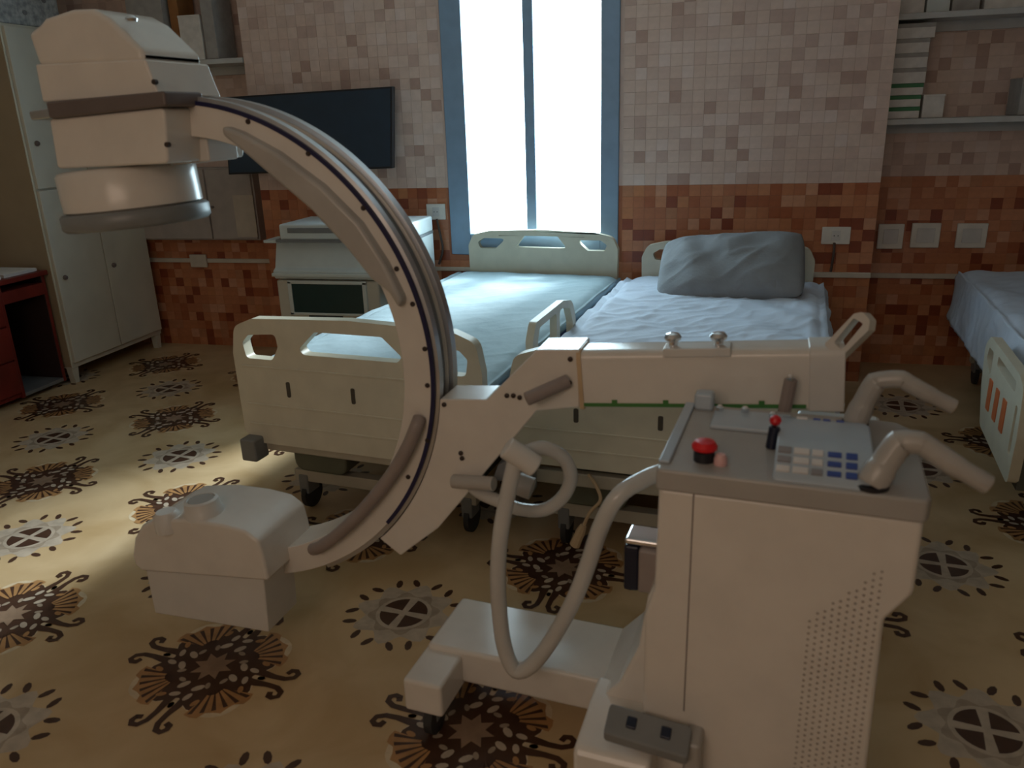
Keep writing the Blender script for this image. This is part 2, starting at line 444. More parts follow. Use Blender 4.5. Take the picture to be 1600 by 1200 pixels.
# ================================================================== THE X-RAY C-ARM
MY = R(-7)
mx = Vector((math.cos(MY), math.sin(MY), 0)); my = Vector((-math.sin(MY), math.cos(MY), 0))
def FM_(u, v, z): return mx*u + my*v + Vector((0, 0, z))
m_root = FM_(-.2, 1.5, 0)
carm = empty('x_ray_machine', m_root, MY, 'white mobile x-ray C-arm on wheels with grey-topped control cabinet', 'x-ray machine')
AY, AT, N0 = R(-4), R(4), 1.70
aU = Vector((math.cos(AY)*math.cos(AT), math.sin(AY)*math.cos(AT), math.sin(AT)))
aN = Vector((-math.sin(AY), math.cos(AY), 0)); aW = aU.cross(aN)
def on(x, y, n=0.0):
    d = ray(x, y); p = EYE + d*((N0+n-aN.dot(EYE))/aN.dot(d)); return p.dot(aU), p.dot(aW)
def FA(u, w, n): return aU*u + aW*w + aN*(N0+n)
def pxpoly(pts, n): return [on(x, y, n) for x, y in pts]
# C frame: circle fitted through the navy edge stripe
S = [(300,153),(348,164),(410,193.5),(465,226.5),(509,261),(557,305),(593,353),(623,397),(652,456),(670,522),(681,599),(677,657),(664,714),(639,767),(604,816)]
pts = np.array([on(x, y) for x, y in S]); A_ = np.c_[2*pts, np.ones(len(pts))]
sol = np.linalg.lstsq(A_, (pts**2).sum(1), rcond=None)[0]
CU, CW = float(sol[0]), float(sol[1]); CR = float(math.sqrt(sol[2]+sol[0]**2+sol[1]**2))
def ang(x, y): a = on(x, y); return math.atan2(a[1]-CW, a[0]-CU)
T0, T1 = ang(430, 880), ang(262, 155)
def arc_solid(prof, t0, t1, n=72, mb=None, m=0):
    """closed profile (r, n) swept round the C centre"""
    mb = mb or MB(); b = len(mb.v); k = len(prof)
    for i in range(n+1):
        t = t0+(t1-t0)*i/n
        for r, d in prof: mb.v.append(FA(CU+r*math.cos(t), CW+r*math.sin(t), d))
    for i in range(n):
        for q in range(k):
            q2 = (q+1) % k
            mb.f.append((b+i*k+q, b+i*k+q2, b+(i+1)*k+q2, b+(i+1)*k+q)); mb.m.append(m)
    mb.f.append(tuple(b+q for q in reversed(range(k)))); mb.m.append(m)
    mb.f.append(tuple(b+n*k+q for q in range(k))); mb.m.append(m)
    return mb
CT = .135; RI = CR-.080
cf = arc_solid([(RI, 0), (CR, 0), (CR, .035), (CR-.014, .04), (CR-.014, .095), (CR, .10), (CR, CT), (RI, CT)], T0, T1).build('c_frame', W['white'], carm, bevel=.003)
arc_solid([(CR-.007, -.002), (CR+.003, -.002), (CR+.003, .006), (CR-.007, .006)], ang(604, 816), ang(272, 152)).build('edge_stripe', W['navy'], cf)
arc_solid([(CR+.0005, .008), (CR+.012, .010), (CR+.012, .034), (CR+.0005, .036)], T0+.25, T1-.03).build('guide_rail', W['rail'], cf)
arc_solid([(CR+.0005, .100), (CR+.012, .102), (CR+.012, .130), (CR+.0005, .132)], T0+.25, T1-.03).build('guide_rail', W['rail'], cf)
arc_solid([(CR-.0135, .045), (CR-.006, .045), (CR-.006, .09), (CR-.0135, .09)], T0+.25, T1-.03).build('guide_groove', W['groove'], cf)
# grab handle moulding along the inner edge (upper) and round grip (lower)
hp = [(344,196),(372,206),(430,238),(500,290),(560,350),(600,412),(628,470),(622,484),(606,458),(579,437),(538,386),(483,327),(410,265),(366,227),(346,212)]
MB().prism(pxpoly(hp, -.03), None, FA, -.03, .11).build('inner_grip_moulding', W['handle'], cf, bevel=.012, seg=3)
gp = [FA(*on(x, y, -.02), -.02+dn) for x, y, dn in ((651,658,.018),(650,668,0),(637,700,-.005),(612,742,-.005),(578,785,-.005),(540,824,-.005),(503,853,0),(484,863,.018))]
MB().tube(gp, .0175, 12, sub=5).build('grab_rail', W['tubegrey'], cf)
for x, y in ((294,160),(388,190),(482,240),(568,325),(620,420),(645,475),(664,545),(668,602),(668,688),(638,745),(434,874),(268,176),(252,176)):
    c = on(x, y); r = .012 if (x, y) in ((434,874),(268,176)) else .0062
    MB().lathe([(r, 0), (r, .004), (r*.7, .006)], FA(c[0], c[1], .001), -aN, 10).build('screw', W['screw'], cf)

# knee and telescopic arm
cl = [(CU+(CR+.015)*math.cos(t), CW+(CR+.015)*math.sin(t)) for t in [ang(686,624)+(ang(598,836)-ang(686,624))*k/14 for k in range(15)]]
kn = cl + pxpoly([(592,842),(625,869),(684,826),(733,768),(790,700),(838,643),(905,637),(905,547),(838,547),(760,625)], 0)
knee = MB().prism(kn, None, FA, .002, .115).build('knee_arm', W['white'], carm, bevel=.004)
def arod(name, x0, y0, n0, x1, y1, n1, r, m, par):
    return MB().tube([FA(*on(x0, y0, n0), n0), FA(*on(x1, y1, n1), n1)], r, 12).build(name, m, par, bevel=.002)
arod('brake_handle', 822, 624, -.06, 888, 595, -.005, .016, W['tubegrey'], knee)
arod('lock_lever', 708, 752, -.02, 772, 756, -.035, .018, W['handle'], knee)
arod('lock_knob', 800, 752, -.035, 832, 764, -.035, .028, W['handle'], knee)
for x, y in ((694,632),(792,618),(802,618),(812,621),(891,561),(890,598),(720,708),(722,716)):
    c = on(x, y); MB().lathe([(.006, 0), (.006, .004), (.004, .005)], FA(c[0], c[1], .001), -aN, 8).build('screw', W['screw'], knee)
MB().prism(pxpoly([(768,752),(778,726),(796,718),(800,752)], .03), None, FA, .03, .09).build('junction_box', W['groove'], knee, bevel=.004)
ap = pxpoly([(907,547),(1290,552),(1300,640),(907,637)], 0)
prof = ap
uA0, uA1 = on(907, 590)[0], on(1292, 596)[0]; wA0, wA1 = on(1000, 638)[1], on(1000, 549)[1]
def FAx(a, b, d): return FA(d, a, b)            # cross-section (w, n) swept along u
sec = rnd([(wA0, .0), (wA1, .0), (wA1, .095), (wA0, .095)], [.006, .022, .022, .006], 5)
arm = MB().prism(sec, None, FAx, uA0, uA1).build('telescopic_arm', W['white'], carm)
sec2 = rnd([(wA0-.004, -.004), (wA1+.004, -.004), (wA1+.004, .099), (wA0-.004, .099)], [.006, .022, .022, .006], 5)
MB().prism(sec2, None, FAx, uA1-.035, uA1+.035).build('arm_end_cap', W['white2'], arm, bevel=.003)
MB().prism(sec2, None, FAx, uA0-.006, uA0+.004).build('arm_collar', W['plug'], arm)
MB().box(uA0+.004, uA1-.04, wA0+.004, wA0+.012, -.003, .002, FA).build('scale_strip', W['green'], arm)
for x in (1112, 960, 1190, 1040):
    c = on(x, 622); MB().box(c[0]-.006, c[0]+.006, wA0+.012, wA0+.020, -.003, .002, FA).build('scale_mark', W['green'], arm)
cl0, cl1 = on(1036, 548)[0], on(1142, 548)[0]
MB().box(cl0, cl1, wA1-.014, wA1+.006, -.006, .05, FA).build('clamp_plate', W['white2'], arm, bevel=.003)
for x in (1050, 1122):
    u = on(x, 540)[0]
    MB().lathe([(.010, 0), (.010, .012), (.017, .016), (.019, .022), (.014, .030), (.004, .033)], FA(u, wA1+.004, .02), aW, 14).build('clamp_knob', W['chrome'], arm)
# paddle handle at the arm's end
ph = [(1286,538),(1297,529),(1334,490),(1348,487),(1359,500),(1357,516),(1309,563),(1297,563),(1299,548)]
hh = [(1303,535),(1334,497),(1349,506),(1315,547)]
MB().prism(rnd(pxpoly(ph, .0), .008, 4), [rnd(pxpoly(hh, .0), .004, 3)], lambda a, b, d: FA(a+d*.5, b-d*.3, d), .0, .032).build('paddle_handle', W['white'], arm, bevel=.004)
lv = [FA(*on(x, y, -.03), -.03) for x, y in ((1236,592),(1229,626),(1220,668))]
MB().tube(lv, .014, 10).build('clutch_lever', W['tubegrey'], arm, bevel=.004)
MB().lathe([(.002, -.008), (.007, -.004), (.007, .004), (.002, .008)], FA(*on(1235, 590, -.04), -.04), -aN, 10).build('lever_tip', W['chrome'], arm)

# column behind the cabinet
def mbox(u0, u1, v0, v1, z0, z1): return MB().box(u0, u1, v0, v1, z0, z1, FM_)
col = mbox(.0, .17, 1.66, 1.80, .19, .86).build('column', W['white2'], carm, bevel=.01)

# image intensifier
II = empty('tmp', (0, 0, 0), 0, None, None); bpy.data.objects.remove(II)
nc = .06
dl_, dr_ = ray(93, 345).normalized(), ray(328, 322).normalized()
dm = (dl_+dr_).normalized(); tt_ = (N0+nc-aN.dot(EYE))/aN.dot(dm)
icu = (EYE+dm*tt_).dot(aU); RR = tt_*math.sin(dl_.angle(dr_)/2)
fr = nc-RR
w_ring0 = on(205, 360, fr)[1]; w_ring1 = on(205, 331, fr)[1]; w_dr1 = on(205, 258, fr+.02)[1]
ic = FA(icu, 0, nc)
Rd = RR*.93
ii = MB().lathe([(Rd-.01, w_ring1), (Rd, w_ring1+.006), (Rd, w_dr1-.012), (Rd-.006, w_dr1-.004), (Rd-.02, w_dr1)], ic, aW, 48).build('image_intensifier', W['white'], carm, smooth=50)
MB().lathe([(RR-.03, w_ring0), (RR-.008, w_ring0), (RR, w_ring0+.008), (RR, w_ring1-.006), (RR-.006, w_ring1), (RR-.03, w_ring1+.002)], ic, aW, 48).build('end_ring', W['ring'], ii, smooth=50)
mid = pxpoly([(76,186),(256,168),(262,256),(89,264)], nc-.15)
MB().prism(rnd(mid, .01, 3), None, FA, nc-.15, nc+.15).build('neck_housing', W['white'], ii, bevel=.03, seg=4)
top = [(42,52),(60,38),(68,28),(110,14),(143,13),(168,27),(221,78),(224,98),(60,104)]
MB().prism(pxpoly(top, nc-.14), None, FA, nc-.14, nc+.07).build('top_housing', W['white'], ii, bevel=.014, seg=3)
low = [(54,100),(226,92),(240,128),(250,150),(66,160)]
MB().prism(pxpoly(low, nc-.142), None, FA, nc-.142, nc+.085).build('collar_housing', W['white'], ii, bevel=.006, seg=3)
strap = pxpoly([(70,159),(256,142),(259,166),(76,186)], nc-.165)
MB().prism(strap, None, FA, nc-.165, nc-.03).build('mounting_strap', W['strap'], ii, bevel=.006)
st2 = pxpoly([(44,174),(80,168),(80,184),(48,188)], nc-.16)
MB().prism(st2, None, FA, nc-.16, nc-.05).build('strap_flange', W['steel'], ii, bevel=.004)
MB().prism(pxpoly([(240,200),(322,212),(328,252),(240,262)], .03), None, FA, .03, .15).build('mounting_block', W['white2'], ii, bevel=.006)
MB().lathe([(.012, 0), (.014, .006), (.009, .012), (.003, .014)], FA(*on(206, 34, nc-.1), nc-.1), aW, 14).build('cap_stud', W['chrome'], ii)
for x, y in ((242,128),(262,226)):
    c = on(x, y, nc-.145); MB().lathe([(.006, 0), (.006, .01)], FA(c[0], c[1], nc-.14), -aN, 8).build('screw', W['screw'], ii)

# x-ray tube housing
tn = -.11
th = [(206,868),(209,842),(220,822),(240,813),(290,812),(345,820),(382,830),(403,846),(411,872),(419,909),(360,904),(222,893),(210,884)]
tube = MB().prism(pxpoly(th, tn), None, FA, tn, tn+.235).build('x_ray_tube', W['white'], carm, bevel=.010, seg=3)
tb = [(228,892),(412,906),(420,988),(242,958)]
MB().prism(pxpoly(tb, tn+.012), None, FA, tn+.012, tn+.16).build('generator_box', W['white2'], tube, bevel=.004)
tw = on(320, 826, tn)[1]; tcu = on(318, 826, 0)[0]
tw = on(320, 822, tn)[1]
def ontop(x, y):
    d = ray(x, y); return EYE + d*((tw-aW.dot(EYE))/aW.dot(d))
cr_ = ontop(320, 806)
MB().lathe([(.056, -.03), (.056, .018), (.050, .026), (.046, .050), (.038, .054), (.036, .050)], cr_, aW, 26).build('collimator_ring', W['white2'], tube, smooth=50)
MB().lathe([(.035, 0), (.035, .003)], cr_+aW*.050, aW, 22).build('collimator_lens', W['cap'], tube)
MB().lathe([(.038, -.03), (.036, .016), (.027, .027)], ontop(262, 812), aW, 20).build('collimator_cup', W['white2'], tube, smooth=50)

# cabinet on wheels
CF, CB = 1.29, 1.63
outl = [(-.221,.868),(-.224,.66),(-.240,.60),(-.240,.06),(.176,.06),(.168,.674),(.206,.732),(.206,.868)]
cab = MB().prism(rnd(outl, [.0,.01,.01,.0,.0,.02,.03,.0], 4), None, lambda a, b, d: FM_(a, d, b), CF, CB).build('cabinet', W['white'], carm, bevel=.010, seg=3)
MB().box(-.1595, -.1575, CF-.0012, CF+.004, .40, .866, FM_).build('panel_seam', W['strap'], cab)
# vent: rows of small perforations in a triangle
b = MB()
for i in range(10):
    for j in range(44):
        u = .154-i*.0115; z = .780-j*.0125-(i%2)*.006
        if z > .775-i*.013 or z < .2: continue
        c = FM_(u, CF-.0008, z); h = .0027
        b.face([c+mx*(h*math.cos(t))+Vector((0, 0, h*math.sin(t))) for t in [k*math.pi/3 for k in range(6)]])
o = b.build('vent_holes', W['vent'], cab, recalc=False); o['kind'] = 'stuff'
cp = rnd([(-.226, CF-.006), (.205, CF-.006), (.213, CF+.012), (.213, CB-.03), (.185, CB+.01), (-.226, CB+.01)], [.012,.01,.01,.04,.03,.012], 5)
capo = MB().prism(cp, None, FM_, .866, .908).build('cabinet_top', W['cap'], carm, bevel=.006, seg=3)
mbox(-.226, -.205, CF+.02, CB, .9075, .914).build('side_lip', W['console'], capo, bevel=.004)  # bluish strip standing in for window gloss along this edge
mbox(-.205, -.165, 1.60, 1.635, .905, .945).build('corner_post', W['console'], capo, bevel=.008)
mbox(-.160, -.01, 1.50, 1.60, .907, .917).build('connector_tray', W['console'], capo, bevel=.004)
for u, v in ((-.15, 1.585), (-.045, 1.575), (-.10, 1.59)):
    MB().lathe([(.008, 0), (.008, .010), (.004, .014)], FM_(u, v, .915), (0, 0, 1), 10).build('connector', W['chrome'], capo)
es = MB().lathe([(.019, 0), (.019, .020), (.013, .022)], FM_(-.150, 1.345, .907), (0, 0, 1), 18).build('emergency_stop', W['black'], carm)
MB().lathe([(.013, .0), (.0225, .003), (.023, .009), (.017, .017), (.005, .020)], FM_(-.150, 1.345, .928), (0, 0, 1), 22).build('mushroom_button', W['red'], es)
MB().lathe([(.012, 0), (.012, .012), (.008, .02), (.003, .022)], FM_(-.120, 1.335, .907), (0, 0, 1), 14).build('indicator_lamp', W['pink'], carm)
js = MB().tube([FM_(-.040, 1.435, .907), FM_(-.036, 1.437, .950)], .0105, 12).build('joystick', W['navyblk'], carm, bevel=.003)
MB().lathe([(.003, -.010), (.009, -.006), (.011, 0), (.009, .006), (.003, .010)], FM_(-.036, 1.440, .961), (0, 0, 1), 14).build('joystick_ball', W['red'], js)

# control console (roof-shaped, keys on both slopes)
u0, u1 = -.030, .128
vc = [1.285, 1.300, 1.375, 1.505, 1.575, 1.60]
csec = [(1.292, .907), (1.300, .916), (1.372, .944), (1.500, .944), (1.585, .918), (1.592, .907)]
con = MB().prism(csec, None, lambda a, b, d: FM_(d, a, b), u0, u1).build('control_console', W['console'], carm, bevel=.006, seg=3)
def key(u, t, w, h, m, back=False):
    a, c = ((1.300, .916), (1.372, .944)) if not back else ((1.585, .918), (1.500, .944))
    e = Vector((c[0]-a[0], c[1]-a[1])); L = e.length; e.normalize(); nn = Vector((-e.y, e.x)) if not back else Vector((e.y, -e.x))
    if nn.y < 0: nn = -nn
    def F(x, y, d): return FM_(x, a[0]+e.x*y+nn.x*d, a[1]+e.y*y+nn.y*d)
    MB().box(u+0, u+w, t*L-h/2, t*L+h/2, -.001, .0035, F).build('key', m, con, bevel=.001, seg=1)
for k, (u, w) in enumerate(((-.026, .022), (.0, .026), (.030, .018), (.055, .022), (.084, .018))):
    for r_, t in enumerate((.2, .5, .8)):
        m = (W['keyg'], W['keyw'], W['keyw'], W['keyb'], W['keyb'])[k]
        if k == 2 and r_ == 0: m = W['keyg']
        if k == 0 and r_ == 0: m = W['keyw']
        key(u, t, w, .014 if k != 3 else .011, m)
for u in (.030, .048, .072): key(u, .45, .013, .022, W['keyb'], True)
key(.0, .5, .02, .03, W['keyw'], True)

# push handles
def handle(pts, r0, v):
    P = [FM_(*p) for p in pts]
    h = MB().tube(P, [r0*1.25, r0*1.1, r0*.95, r0*.9, r0*.8], 12, sub=4).build('push_handle', W['handle'], carm)
    h.modifiers.new('b', 'BEVEL').width = .004
    MB().lathe([(r0*1.35, 0), (r0*1.35, .008), (r0*1.1, .010)], P[0]-Vector((0, 0, .006)), (0, 0, 1), 18).build('handle_collar', W['black'], h)
handle([(.124, 1.315, .912), (.140, 1.325, .945), (.157, 1.333, .977), (.166, 1.334, .984), (.188, 1.334, .985), (.200, 1.333, .980), (.240, 1.328, .956), (.292, 1.325, .929)], .0205, 0)
handle([(.108, 1.60, .912), (.120, 1.60, .955), (.134, 1.60, .993), (.144, 1.60, 1.003), (.178, 1.60, 1.008), (.190, 1.60, 1.003), (.230, 1.60, .982), (.275, 1.60, .961)], .0185, 0)

# base: beam, foot, leg under the cabinet, casters
base = mbox(-.862, -.20, 1.565, 1.795, .100, .200).build('base_beam', W['white'], carm, bevel=.012, seg=3)
mbox(-.868, -.762, 1.435, 1.60, .092, .186).build('outrigger_foot', W['white'], base, bevel=.010, seg=3)
legp = [(-.222,.66),(-.246,.60),(-.262,.48),(-.300,.385),(-.352,.325),(-.356,.07),(-.13,.07),(-.13,.62)]
mfair = MB().prism(rnd(legp, [0,.03,.05,.05,.01,.0,.0,.0], 4), None, lambda a, b, d: FM_(a, d, b), 1.345, 1.62).build('side_fairing', W['white'], base, bevel=.010, seg=3)
legf = [(1.195,.07),(1.195,.322),(1.205,.335),(1.30,.345),(1.36,.352),(1.40,.352),(1.40,.07)]
MB().prism(legf, None, lambda a, b, d: FM_(d, a, b), -.356, -.205).build('front_leg', W['white'], base, bevel=.010, seg=3)
pd = MB().prism(rnd(rect(0, 0, .165, .062), .008, 3), None,
    lambda a, b, d: FM_(-.300+a*.985, 1.215+b*.90-a*.05, .352+b*.42+d-a*.03), 0, .020).build('brake_pedal', W['bumper'], base, bevel=.004)
# pedal buttons become parts of the base beside the pedal
for a0 in (.040, .108):
    MB().box(a0, a0+.020, .022, .044, .018, .024, lambda a, b, d: FM_(-.300+a*.985, 1.215+b*.90-a*.05, .352+b*.42+d-a*.03)).build('pedal_button', W['navyblk'], base, bevel=.002)
mbox(-.150, -.118, 1.235, 1.30, .20, .372).build('pedal_housing', W['cap'], base, bevel=.008)
def caster(u, v, r):
    f = mbox(u-.016, u+.016, v-.02, v+.03, r*.9, .102).build('caster', W['bumper'], carm, bevel=.003)
    MB().lathe([(r*.6, -.014), (r, -.011), (r, .011), (r*.6, .014)], FM_(u, v, r), mx, 22).build('wheel', W['rubber'], f)
caster(-.812, 1.490, .047); caster(-.815, 1.74, .042); caster(-.29, 1.235, .06); caster(-.29, 1.60, .06)
caster(.12, 1.33, .06); caster(.12, 1.58, .06)
# side connector on the cabinet's left flank
hs = mbox(-.312, -.280, 1.43, 1.50, .555, .660).build('side_connector', W['navyblk'], carm, bevel=.006)
mbox(-.312, -.236, 1.432, 1.498, .661, .676).build('connector_cap', W['chrome'], hs, bevel=.006)
mbox(-.280, -.222, 1.42, 1.51, .560, .660).build('connector_body', W['tubegrey'], hs, bevel=.006)
# thick cable: sagging loop and coil
cv = [(1034,738,1.55),(1008,748,1.52),(966,775,1.47),(940,820,1.46),(922,872,1.46),(900,930,1.46),(868,990,1.46),(834,1036,1.46),(806,1048,1.46),(788,1010,1.46),(780,950,1.46),(778,890,1.465),(783,830,1.475),(793,775,1.49),(803,730,1.50),(808,712,1.51)]
def onv(x, y, v): d = ray(x, y); return EYE+d*((v-my.dot(EYE))/my.dot(d))
cable = MB().tube([onv(*c) for c in cv], .0185, 12, sub=5).build('cable', W['hose'], carm)
cv2 = [(812,716,1.52),(824,706,1.54),(850,700,1.57),(880,715,1.60),(892,745,1.62),(880,776,1.63),(852,796,1.63),(814,796,1.63),(780,783,1.64),(750,770,1.66),(728,752,1.70)]
MB().tube([onv(*c) for c in cv2], .0165, 12, sub=5).build('cable_coil', W['hose'], cable)
MB().tube([onv(790, 698, 1.49), onv(838, 730, 1.51)], .026, 14).build('cable_elbow', W['white2'], cable, bevel=.006)

# ================================================================== HOSPITAL BEDS
def F_xz(y): return lambda a, b, d: Vector((a, y+d, b))
def make_bed():
    root = empty('hospital_bed', (0, 0, 0), 0, None, 'bed', 'hospital beds')
    # footboard
    ol = rnd([(-.50,.385),(-.42,.345),(.42,.345),(.50,.385),(.505,.70),(.485,.805),(.40,.838),(0,.853),(-.40,.838),(-.485,.805),(-.505,.70)], [.02,.03,.03,.02,.03,.05,.05,.0,.05,.05,.03], 5)
    hl = [(-.445,.685),(-.33,.685),(-.30,.735),(-.305,.785),(-.425,.775),(-.455,.745)]
    hm = [(-.19,.715),(.19,.715),(.21,.735),(.135,.803),(-.135,.803),(-.21,.735)]
    hr = [(-x, y) for x, y in reversed(hl)]
    fb = MB().prism(ol, [rnd(hl, .02, 4), rnd(hm, .02, 4), rnd(hr, .02, 4)], F_xz(0), -.02, .025).build('footboard', W['abs'], root, bevel=.008, seg=3)
    for x in (-.275, 0, .275):
        MB().prism(rnd(rect(x-.008, .545, x+.008, .605), .007, 4), None, F_xz(0), -.0225, -.015).build('slot', W['absdark'], fb)
    for z in (.655, .505, .425):
        MB().box(-.47, .47, -.0245, -.018, z-.004, z+.004).build('raised_rib', W['abs'], fb, bevel=.003)
    # headboard
    ol = rnd([(-.455,.40),(.455,.40),(.462,.78),(.43,.845),(.33,.868),(0,.880),(-.33,.868),(-.43,.845),(-.462,.78)], [.02,.02,.04,.05,.05,0,.05,.05,.04], 5)
    hl = [(-.385,.765),(-.285,.765),(-.215,.825),(-.36,.825),(-.40,.80)]
    hm = [(-.16,.775),(.16,.775),(.105,.843),(-.105,.843)]
    MB().prism(ol, [rnd(hl, .015, 4), rnd(hm, .012, 4), rnd([(-x, y) for x, y in reversed(hl)], .015, 4)], F_xz(2.14), -.02, .02).build('headboard', W['abs'], root, bevel=.008, seg=3)
    # mattress
    def mt(u, v):
        return (-.49+.96*u, .06+2.03*v, 0)
    m_ = MB().prism(rnd(rect(-.49, .05, .47, 2.11), .05, 4), None, lambda a, b, d: Vector((a, b, d)), .49, .60).build('mattress', W['matt'], root, bevel=.02, seg=3)
    MB().prism(rnd([(-.36, .20), (-.12, .20), (-.12, .345), (-.36, .345)], [.05, .05, 0, 0], 4), None, lambda a, b, d: Vector((a, d, b)), .07, .26).build('foot_housing', W['pillar'], root, bevel=.01)
    MB().box(-.45, .45, .03, 2.11, .43, .485).build('bed_deck', W['bedbeige'], root, bevel=.006)
    MB().box(-.47, .47, -.005, .03, .31, .36).build('cross_bar', W['bedbeige'], root, bevel=.006)
    for s in (-1, 1):
        MB().box(s*.455-.035, s*.455+.035, -.075, .005, .285, .375).build('corner_bumper', W['bumper'], root, bevel=.008)
    for y in (.35, 1.72):
        MB().prism(rnd(rect(-.36, y-.10, .36, y+.10), .05, 4), None, lambda a, b, d: Vector((a, b, d)), .20, .43).build('lift_housing', W['pillar'], root, bevel=.01)
    for s in (-1, 1):
        MB().box(s*.33-.025, s*.33+.025, .12, 2.0, .15, .20).build('base_rail', W['beddark'], root, bevel=.004)
        MB().tube([(s*.33, .45, .19), (s*.33, .80, .44)], .02, 8).build('lift_link', W['bedbeige'], root)
        MB().tube([(s*.33, 1.60, .19), (s*.33, 1.25, .44)], .02, 8).build('lift_link', W['bedbeige'], root)
    for y in (.14, 1.98): MB().box(-.40, .40, y-.025, y+.025, .13, .18).build('base_crossbar', W['bedbeige'], root, bevel=.004)
    for s in (-1, 1):
        for y in (.14, 1.98):
            c = MB().box(s*.36-.022, s*.36+.022, y-.03, y+.05, .075, .16).build('caster', W['bumper'], root, bevel=.006)
            MB().lathe([(.035, -.014), (.062, -.010), (.062, .010), (.035, .014)], (s*.36, y+.02, .0625), (1, 0, 0), 20).build('wheel', W['rubber'], c)
    return root
def copy_tree(o, par=None):
    c = o.copy(); COL.objects.link(c)
    if par: c.parent = par
    for ch in list(o.children): copy_tree(ch, c)
    WM[c] = Matrix.Identity(4); return c
bed1 = make_bed()
bed2 = copy_tree(bed1); bed3 = copy_tree(bed1)
for ch in list(bed3.children):
    if ch.name.startswith('headboard'): bpy.data.objects.remove(ch)
for ch in bed2.children:
    if ch.name.startswith('headboard'): ch.location.z -= .045
    if ch.name.startswith('footboard'): ch.scale.z = .82; ch.location.z = .575*(1-.82)   # a lower board than its neighbours'
def place(bd, x, y, a, label):
    bd.location = (x, y, 0); bd.rotation_euler = (0, 0, a); bd['label'] = label
    WM[bd] = Matrix.Translation((x, y, 0)) @ Matrix.Rotation(a, 4, 'Z')
place(bed1, -1.20, 2.50, R(-7.0), 'cream hospital bed below the window, pale blue sheet and no pillow')
place(bed2, -.11, 2.40, R(-6.0), 'cream hospital bed in the middle, under the lilac sheet and grey pillow')
place(bed3, 1.66, 2.72, R(-6.0), 'cream hospital bed at the right edge with orange-marked side rail')
def bedF(bd): Mx = WM[bd]; return lambda a, b, d: Mx @ Vector((a, b, d))
# raised side rail on bed one
F1 = bedF(bed1)
ro_ = rnd([(.40,.50),(.40,.70),(.44,.765),(.80,.772),(.93,.745),(.98,.66),(.98,.50)], [.02,.05,.04,.05,.08,.06,.02], 5)
rh1 = rnd([(.46,.56),(.46,.69),(.485,.735),(.70,.742),(.70,.56)], .02, 4)
rh2 = rnd([(.745,.56),(.745,.742),(.80,.742),(.89,.72),(.935,.65),(.935,.56)], .02, 4)
MB().prism(ro_, [rh1, rh2], lambda a, b, d: F1(.51+d, a, b), 0, .03).build('side_rail', W['abs'], bed1, bevel=.007)
# lowered rail with orange markings on bed three
F3 = bedF(bed3)
ro_ = rnd([(.10,.22),(.08,.40),(.10,.575),(.18,.605),(.66,.615),(.74,.56),(.70,.40),(.62,.25)], [.03,.05,.05,.05,.05,.06,.05,.05], 5)
h1 = rnd([(.20,.53),(.20,.57),(.50,.578),(.50,.54)], .012, 3); h2 = rnd([(.58,.47),(.58,.57),(.66,.57),(.68,.52)], .015, 3); h3 = rnd([(.13,.32),(.13,.50),(.16,.50),(.16,.32)], .012, 3)
rail3 = MB().prism(ro_, [h1, h2, h3], lambda a, b, d: F3(-.565-d, a, b), 0, .035).build('side_rail', W['abs'], bed3, bevel=.007)
for y in (.27, .39, .51):
    MB().prism(rnd(rect(y, .345, y+.055, .47), .006, 3), None, lambda a, b, d: F3(-.565-d, a, b), .033, .038).build('control_label', W['orange'], rail3)
MB().box(0, .13, .10, .24, .0, .03, lambda a, b, d: F3(-.565+d-.005, b+.0, .20+a)).build('rail_bracket', W['beddark'], rail3, bevel=.005)
# mains lead hanging from bed two
F2 = bedF(bed2)
pc = MB().tube([atY(920, 742, 2.42), atY(932, 760, 2.38), atY(938, 782, 2.36), atY(922, 800, 2.36), atY(912, 822, 2.36)], .006, 8, sub=5).build('power_cord', W['plug'], bed2)
MB().tube([atY(912, 820, 2.36), atY(898, 852, 2.36)], [.011, .017, .019], 10, sub=3).build('plug', W['plug'], pc, bevel=.002)

# sheets
def wr(p, s, a, seed): return a*noise.noise(Vector((p[0]*s, p[1]*s, seed)))
def sheet(name, F, x0, x1, y0, y1, ztop, dl, dr, m, label, seed, amp, ang=0, foot=.05, nu=110, nv=170):
    """sheet lying on a mattress, hanging dl / dr over its left / right edge"""
    tot = dl+(x1-x0)+dr
    def fn(u, v):
        s = u*tot; y = y0+(y1-y0)*v; hd = 0
        if s < dl: x = x0-.012-.05*(1-s/dl)*.6; z = ztop-(dl-s)
        elif s > dl+(x1-x0): q = s-dl-(x1-x0); x = x1+.012+.10*q; z = ztop-q
        else: x = x0+s-dl; z = ztop
        e = min(abs(x-x0), abs(x1-x), .06)
        if z >= ztop-1e-6: z -= .025*(1-e/.06)**2
        w = wr((s*.8+y*.5, y*.8-s*.3), 4, amp, seed)+wr((s+y*.8, y*.6), 9, amp*.55, seed+3)+amp*.35*math.sin(22*(s*math.cos(ang)+y*math.sin(ang))+4*noise.noise(Vector((s*2, y*2, seed))))
        cr1 = 1-abs(noise.noise(Vector((s*3.2+y*2.0, y*9-s*7, seed+7)))); cr2 = 1-abs(noise.noise(Vector((s*9-y*3, y*4+s*2, seed+9))))
        w += amp*(.55*cr1**6+.4*cr2**8)
        if z >= ztop-.03: z += w*.8+amp
        else: x += w*(1.6 if s > dl else -1.2); z += w*.5
        ee = min(v, 1-v)
        if ee < .03 and z > ztop-.05: z -= (.06 if v < .5 else .012)*(1-ee/.03)**2
        return F(x, y, z)
    mb = MB().grid(fn, nu, nv); o = mb.build(name, m, None, recalc=False, smooth=180, solid=.004)
    return tag(o, label, 'sheet')
